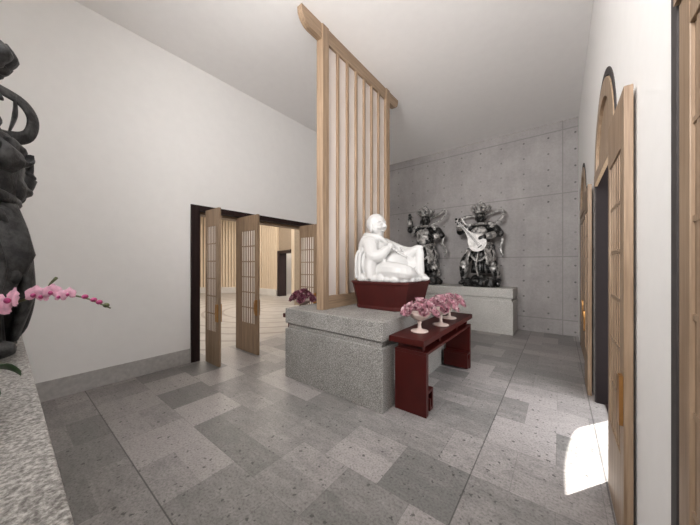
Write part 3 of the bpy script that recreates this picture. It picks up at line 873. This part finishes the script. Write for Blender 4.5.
    # -- rock and crouching figure underfoot
    bm = bmesh.new()
    for k in range(9):
        a = 2 * PI * k / 9
        ball(bm, (0.27 * math.cos(a), 0.17 * math.sin(a), 0.07), (0.16, 0.13, 0.09 + 0.03 * (k % 3)), (0, 0, a), 2)
    if fy_ > 0.9:
        ball(bm, (0.02, -0.14, 0.15), (0.22, 0.17, 0.14)); ball(bm, (-0.06, -0.28, 0.13), (0.10, 0.09, 0.09))
    if pose.get('rock'):
        for v in bm.verts: v.co.y *= pose['rock']
    ro = remeshed('rock_base', bm, D, g, 0.02, 1, lambda co: 0.022 * noise.noise(co * 9))
    for v in ro.data.vertices: v.co.z = max(v.co.z, 0.0)
    if pose.get('lute'):
        a0, a1 = V(pose['lute'][0]), V(pose['lute'][1])          # peg end and tail of the instrument
        d = (a1 - a0).normalized(); L = (a1 - a0).length
        nrm = V((0, -1, 0)); nrm = (nrm - d * nrm.dot(d)).normalized(); sd = d.cross(nrm)
        def lp(t, w, o): return a0 + d * (L * t) + sd * w + nrm * o
        bm = bmesh.new()
        prof = [(0.0, 0.022), (0.22, 0.026), (0.42, 0.04), (0.54, 0.085), (0.64, 0.145), (0.76, 0.195), (0.88, 0.185), (0.96, 0.12), (1.0, 0.04)]
        top, bot = [], []
        rows = []
        for (t, w) in prof:
            row = []
            for k in range(13):
                u = -1 + 2 * k / 12
                row.append(bm.verts.new(lp(t, w * u, 0.02)))
            for k in range(1, 12):
                u = 1 - 2 * k / 12
                row.append(bm.verts.new(lp(t, w * u, 0.02 - min(0.10, w * 0.75) * math.sqrt(max(0, 1 - u * u)))))
            rows.append(row)
        n = len(rows[0])
        for A, Bq in zip(rows, rows[1:]):
            for k in range(n): bm.faces.new((A[k], A[(k + 1) % n], Bq[(k + 1) % n], Bq[k]))
        bm.faces.new(rows[0][::-1]); bm.faces.new(rows[-1])
        lu = obj('lute', bm, M['lute'], g)
        bm = bmesh.new()
        for k in range(4):
            o = (k - 1.5) * 0.011
            tube(bm, [lp(0.04, o, 0.03), lp(0.5, o, 0.034), lp(0.9, o * 1.6, 0.03)], 0.0025, 5)
            tube(bm, [lp(0.02 + 0.035 * k, -0.06 if k % 2 else 0.06, 0.005), lp(0.02 + 0.035 * k, 0, 0.005)], [0.012, 0.008], 6)
        tube(bm, [lp(0.90, -0.05, 0.03), lp(0.90, 0.05, 0.03)], 0.012, 6)
        tube(bm, [lp(0.0, 0, 0.0), lp(-0.05, 0, -0.03), lp(-0.07, 0, -0.08)], [0.026, 0.028, 0.016], 8, 3)
        obj('strings_and_pegs', bm, B, lu)
    return g

RIB1 = [[(-0.16, 0.12, 1.46), (-0.20, 0.13, 1.62), (-0.08, 0.15, 1.72), (0.06, 0.16, 1.72), (0.30, 0.12, 1.80), (0.44, 0.05, 1.86), (0.50, 0.0, 1.76), (0.40, -0.06, 1.62), (0.20, -0.14, 1.50), (0.02, -0.24, 1.38)],
        [(0.30, 0.02, 1.34), (0.46, -0.05, 1.22), (0.42, -0.05, 1.02), (0.50, 0.0, 0.86), (0.46, 0.02, 0.66)]]
RIB2 = [[(-0.22, 0.06, 1.40), (-0.36, 0.08, 1.52), (-0.44, 0.06, 1.66), (-0.30, 0.12, 1.72), (0.0, 0.18, 1.70), (0.28, 0.12, 1.76), (0.44, 0.06, 1.78), (0.46, 0.0, 1.64), (0.36, -0.06, 1.50), (0.22, -0.14, 1.38)],
        [(0.34, 0.05, 1.3), (0.44, 0.04, 1.1), (0.40, 0.05, 0.9), (0.46, 0.05, 0.7)]]
pose1 = dict(feet=[(-0.17, -0.02), (0.22, 0.0)], knees=[(-0.19, -0.12, 0.52), (0.22, -0.09, 0.52)], lean=-0.02, look=(0.15, -1, -0.05),
             armL=((-0.42, -0.05, 1.42), (-0.41, -0.12, 1.70), (0.0, 0.05, 1), (0.4, -1, 0), 0.5),
             armR=((0.42, -0.10, 1.22), (0.26, -0.30, 1.16), (-0.6, -0.5, 0.3), (0, 0, 1), 0.9), ribbon=RIB1, phase=0.4, hem=0.30, sw=0.92)
pose2 = dict(feet=[(-0.36, -0.12), (0.36, -0.02)], knees=[(-0.33, -0.18, 0.55), (0.29, -0.12, 0.52)], lean=0.0, look=(0.05, -1, -0.12),
             armL=((-0.44, -0.12, 1.32), (-0.40, -0.32, 1.50), (-0.1, -0.3, 0.8), (0.5, 0.3, 0.2), 1.1),
             armR=((0.42, -0.12, 1.22), (0.13, -0.36, 1.14), (-0.9, -0.1, -0.25), (0, 1, -0.2), 0.7),
             ribbon=RIB2, phase=1.7, hem=0.32, sx=0.06, sw=0.82, lute=((-0.45, -0.34, 1.57), (0.12, -0.34, 0.86)))
pose3 = dict(feet=[(-0.18, -0.04), (0.2, 0.0)], knees=[(-0.19, -0.14, 0.52), (0.22, -0.1, 0.52)], lean=0.0, look=(0, -1, -0.05),
             armL=((-0.40, -0.06, 1.22), (-0.26, -0.24, 1.16), (0.6, -0.4, 0.3), (0, 0, 1), 0.9),
             armR=((0.37, -0.22, 1.09), (0.33, -0.315, 1.25), (-0.1, -0.05, 1), (-0.4, 1, 0), 1.5),
             ribbon=[[(-0.2, 0.1, 1.6), (-0.34, 0.08, 1.74), (0.0, 0.16, 1.85), (0.27, 0.04, 1.83), (0.32, -0.16, 1.80), (0.33, -0.28, 1.75), (0.33, -0.335, 1.65), (0.33, -0.31, 1.53), (0.31, -0.22, 1.48), (0.27, -0.08, 1.50)],
                     [(0.33, -0.235, 1.79), (0.32, -0.235, 1.65), (0.31, -0.20, 1.50)],
                     [(0.30, -0.12, 1.0), (0.33, -0.22, 0.86), (0.34, -0.29, 0.70), (0.33, -0.24, 0.45), (0.3, -0.16, 0.3)]], phase=2.4, hem=0.08, sw=0.95, front=0.72, rock=0.6, rw=0.047,
             extra=[[(0.16, -0.20, 0.98), (0.20, -0.34, 0.78), (0.20, -0.385, 0.55), (0.19, -0.39, 0.34), (0.15, -0.33, 0.16), (0.10, -0.24, 0.06)], [(-0.1, -0.22, 0.95), (-0.10, -0.34, 0.7), (-0.1, -0.38, 0.4), (-0.08, -0.3, 0.12)]])
matsB = (M['bronze'], M['bronze_pale'], M['bronze'])
matsD = (M['bronze_dark'], M['bronze_dark'], M['bronze_dark'])
guardian('bronze guardian statue with one arm raised, left on the far plinth by the white statue', (-2.83, 7.0, 0.985), 0, pose1, matsB, 1.04)
guardian('bronze guardian statue playing a pale lute, right on the far plinth', (-1.48, 6.98, 0.985), 0, pose2, matsB, 1.0)
guardian('near black guardian statue cut off by the left edge of the picture', (-2.62, -0.135, 0.95), PI, pose3, matsD, (0.95, 0.8, 0.95))

# ------------------------------------------------------------------ pink orchid on the near plinth
CF = V((-math.sin(math.radians(37.818)), math.cos(math.radians(37.818)), 0)); CR = V((CF.y, -CF.x, 0))
ob = V((-1.60, -0.10, 0.95))
orc = thing('potted_orchid', 'pink orchid spray arching in from the left edge above the near plinth', 'orchid', ob)
bm = bmesh.new(); lathe(bm, [(0.06, 0), (0.065, 0.01), (0.085, 0.12), (0.09, 0.13), (0.082, 0.13), (0.078, 0.11), (0.005, 0.105)], 28)
obj('pot', bm, M['pot'], orc, smooth=True)
ax = V((0.79, 0.613, 0))
stem_pts = [V((0, 0, 0.10)), V((0.02, 0.015, 0.28)) , ax * 0.10 + V((0, 0, 0.39)), ax * 0.21 + V((0, 0, 0.425)), ax * 0.32 + V((0, 0, 0.452)), ax * 0.43 + V((0, 0, 0.442)), ax * 0.525 + V((0, 0, 0.405))]
bm = bmesh.new(); tube(bm, stem_pts, [0.006, 0.006, 0.005, 0.0045, 0.004, 0.003, 0.002], 8, 6)
obj('stem', bm, M['stem'], orc, smooth=True)
sp = spline(stem_pts, 20)
side = V((0.613, -0.79, 0))
def orchid_flower(c, size, face):
    f = V(face).normalized(); u = V((0, 0, 1)); u = (u - f * u.dot(f)).normalized(); s = u.cross(f)
    bm = bmesh.new()
    for k, (a, ln, wd) in enumerate(((90, 1.0, 0.42), (210, 0.95, 0.40), (330, 0.95, 0.40), (20, 0.95, 0.62), (160, 0.95, 0.62))):
        a = math.radians(a); d = s * math.cos(a) + u * math.sin(a); t = f.cross(d)
        g = []
        for i in range(5):
            q = i / 4
            row = []
            for j in range(3):
                w = (j - 1) * wd * math.sin(PI * min(0.95, 0.12 + 0.8 * q)) * size
                row.append(bm.verts.new(V(c) + d * q * ln * size + t * w + f * (size * (0.25 * q * (1 - q) - 0.10 * abs(j - 1) + 0.02 * (k > 2)))))
            g.append(row)
        for i in range(4):
            for j in range(2): bm.faces.new((g[i][j], g[i][j + 1], g[i + 1][j + 1], g[i + 1][j]))
    fl = obj('flower', bm, M['orchid_petal'], orc, smooth=True)
    bm = bmesh.new()
    ball(bm, V(c) + f * size * 0.25 - u * size * 0.15, (size * 0.22, size * 0.22, size * 0.26), sub=2)
    obj('lip', bm, M['orchid_lip'], fl, smooth=True)
for (t, dz, size, fx) in ((0.44, -0.004, 0.042, 0.2), (0.50, 0.012, 0.038, -0.3), (0.62, 0.006, 0.030, 0.3), (0.66, -0.004, 0.026, -0.2), (0.70, 0.008, 0.027, 0.4), (0.745, -0.005, 0.022, 0.0), (0.79, 0.006, 0.021, 0.3)):
    p = sp[int(t * (len(sp) - 1))]
    orchid_flower(p + V((0, 0, dz)) - CF * 0.012, size, -CF + CR * fx + V((0, 0, 0.15)))
for t in (0.85, 0.90, 0.94, 0.98):
    p = sp[int(t * (len(sp) - 1))]
    bm = bmesh.new(); ball(bm, p + V((0, 0, 0.004)), (0.009, 0.009, 0.008), sub=2); obj('bud', bm, M['orchid_lip'] if t < 0.95 else M['stem'], orc, smooth=True)
bm = bmesh.new()
p = sp[int(0.66 * (len(sp) - 1))]
tube(bm, [p, p + V((0.005, 0.004, 0.03)), p + ax * 0.03 + V((0, 0, 0.055))], [0.003, 0.003, 0.005], 6, 4)
obj('side_shoot', bm, M['stem'], orc, smooth=True)
for k, (a, ln) in enumerate(((0.60, 0.155), (2.2, 0.17), (3.9, 0.18), (5.2, 0.15))):
    d = V((math.cos(a), math.sin(a), 0)); t = V((-d.y, d.x, 0))
    bm = bmesh.new(); g = []
    for i in range(9):
        q = i / 8; row = []
        for j in range(5):
            w = (j - 2) / 2 * 0.034 * math.sin(PI * min(0.97, 0.15 + 0.85 * q))
            row.append(bm.verts.new(d * (0.01 + ln * q) + t * w + V((0, 0, 0.105 + 0.20 * q * (1 - q) * 1.1 + 0.01 * abs(j - 2)))))
        g.append(row)
    for i in range(8):
        for j in range(4): bm.faces.new((g[i][j], g[i][j + 1], g[i + 1][j + 1], g[i + 1][j]))
    lf = obj('leaf', bm, M['leaf'], orc, smooth=True)
    sm = lf.modifiers.new('t', 'SOLIDIFY'); sm.thickness = 0.003

# ------------------------------------------------------------------ the round hall beyond the left doorway
HC, HR = V((-11.4, 3.36, 0)), 4.9
bm = bmesh.new(); box(bm, -17.5, XL - WT, -3.0, 9.5, -0.15, -0.001)
struct(obj('floor_hall', bm, M['ripple']), 'pale hall floor with curved ripple lines beyond the doors', 'floor')
bm = bmesh.new(); box(bm, -17.5, XL - WT, -3.0, 9.5, 4.2, 4.35)
struct(obj('ceiling_hall', bm, M['ceiling']), 'ceiling of the hall beyond', 'ceiling')
def arc_wall(bm, r0, r1, a0, a1, z0, z1, step=2.0):
    n = max(1, int((a1 - a0) / step))
    for k in range(n):
        p, q = math.radians(a0 + (a1 - a0) * k / n), math.radians(a0 + (a1 - a0) * (k + 1) / n)
        f = lambda r, a: (HC.x + r * math.cos(a), HC.y + r * math.sin(a))
        prism(bm, [f(r0, p), f(r0, q), f(r1, q), f(r1, p)], z0, z1, 'xy')
bm = bmesh.new(); arc_wall(bm, HR, HR + 0.2, 79.5, 318, 0, 4.2); arc_wall(bm, HR, HR + 0.2, 42, 60, 0, 4.2); arc_wall(bm, HR, HR + 0.2, 60, 79.5, 2.06, 4.2)
struct(obj('wall_hall', bm, M['hall_wall']), 'curved wall of the hall beyond the doorway', 'wall')
bm = bmesh.new()
n = 0
for a in [82.6 + 1.95 * k for k in range(120)]:
    r = math.radians(a); c = HC + V((math.cos(r), math.sin(r), 0)) * (HR - 0.05)
    mt = Matrix.Translation((c.x, c.y, 2.24)) @ Matrix.Rotation(r, 4, 'Z') @ Matrix.Diagonal((0.10, 0.095, 3.9, 1))
    bmesh.ops.create_cube(bm, size=1.0, matrix=mt)
for a in [43 + 1.95 * k for k in range(9)]:
    r = math.radians(a); c = HC + V((math.cos(r), math.sin(r), 0)) * (HR - 0.05)
    mt = Matrix.Translation((c.x, c.y, 2.24)) @ Matrix.Rotation(r, 4, 'Z') @ Matrix.Diagonal((0.10, 0.095, 3.9, 1))
    bmesh.ops.create_cube(bm, size=1.0, matrix=mt)
struct(obj('trim_2', bm, M['batten']), 'pale upright wood battens lining the curved hall wall', 'battens')
bm = bmesh.new(); arc_wall(bm, HR - 0.16, HR, 82, 318, 0, 0.30)
struct(obj('baseboard_hall', bm, M['hall_stone']), 'pale stone kerb under the hall battens', 'kerb')
bm = bmesh.new()
arc_wall(bm, HR - 0.12, HR + 0.25, 79.0, 81.6, 0, 2.16, 1); arc_wall(bm, HR - 0.01, HR + 0.25, 60.0, 60.8, 0, 2.16, 1); arc_wall(bm, HR - 0.12, HR + 0.25, 60.8, 79.0, 2.04, 2.16)
struct(obj('door_5', bm, M['dark_wood']), 'dark portal in the curved hall wall', 'door frame')
bm = bmesh.new()
box(bm, -17.5, -17.3, -3.0, 9.5, 0, 4.2); box(bm, -17.3, XL - WT, 9.3, 9.5, 0, 4.2); box(bm, -17.3, XL - WT, -3.0, -2.8, 0, 4.2)
struct(obj('wall_hall_outer', bm, M['white_wall']), 'white wall seen through the hall portal', 'wall')

# ------------------------------------------------------------------ outdoors
bm = bmesh.new(); box(bm, XR + WT, 14, -8, 16, -0.15, -0.01)
struct(obj('ground', bm, M['paving']), 'paving outside the arched doors', 'ground')

# ------------------------------------------------------------------ light
w = bpy.data.worlds.new('sky'); S.world = w; w.use_nodes = True
bg = w.node_tree.nodes['Background']
bg.inputs[0].default_value = (0.98, 0.985, 1.0, 1); bg.inputs[1].default_value = 3.4

def area(name, loc, rot, sx_, sy_, power, col=(1, 1, 1), spread=180):
    l = bpy.data.lights.new(name, 'AREA'); l.shape = 'RECTANGLE'; l.size = sx_; l.size_y = sy_
    l.energy = power; l.color = col; l.spread = math.radians(spread)
    o = bpy.data.objects.new(name, l); COL.objects.link(o)
    o.location = loc; o.rotation_euler = rot
    return o
# added area light outside the made-up back window, fills the room
area('added_window_light', ((WX0 + WX1) / 2, YB - 0.40, (WZ0 + WZ1) / 2), (math.radians(90), 0, 0), 2.3, 1.6, 115, (1.0, 0.97, 0.95), 130)
# daylight through the open doorway comes from the sky; the portal only steers the sampling
pl = area('doorway_portal', (XR + WT - 0.02, ACY[1], 1.5), (0, math.radians(90), 0), 3.0, 1.3, 1.0)
pl.data.cycles.is_portal = True
# added unseen light brightening the hall and, through the doors, the room
area('added_hall_light', (-9.5, 4.4, 4.1), (0, 0, 0), 6.0, 6.0, 290, (1.0, 0.93, 0.84))
# added unseen light that whitens the wall behind the hall portal
area('added_passage_light', (-11.0, 8.85, 4.1), (0, 0, 0), 5.0, 0.6, 90, (1.0, 0.97, 0.93))
# sun
sl = bpy.data.lights.new('sun', 'SUN'); sl.energy = 13.0; sl.angle = math.radians(0.5); sl.color = (1.0, 0.96, 0.90)
so = bpy.data.objects.new('sun', sl); COL.objects.link(so)
el = math.radians(71.2)
sd = V((-0.579 * math.cos(el), -0.815 * math.cos(el), -math.sin(el)))
so.rotation_euler = sd.to_track_quat('-Z', 'Y').to_euler(); so.location = (3, 6, 8)

# ------------------------------------------------------------------ camera
cam = bpy.data.cameras.new('camera'); co = bpy.data.objects.new('camera', cam); COL.objects.link(co)
cam.sensor_fit = 'HORIZONTAL'; cam.sensor_width = 36; cam.lens = 269.96 / 700 * 36
cam.shift_y = 2.25 / 700; cam.clip_start = 0.02
co.location = (0, 0, 1.5); co.rotation_euler = (math.radians(90), 0, math.radians(37.818))
S.camera = co
S.view_settings.view_transform = 'Standard'; S.view_settings.look = 'None'
S.view_settings.gamma = 1; S.view_settings.use_curve_mapping = False
S.view_settings.exposure = 0.40
S.cycles.use_denoising = True
S.cycles.max_bounces = 12; S.cycles.diffuse_bounces = 8; S.cycles.glossy_bounces = 4
S.cycles.sample_clamp_indirect = 10
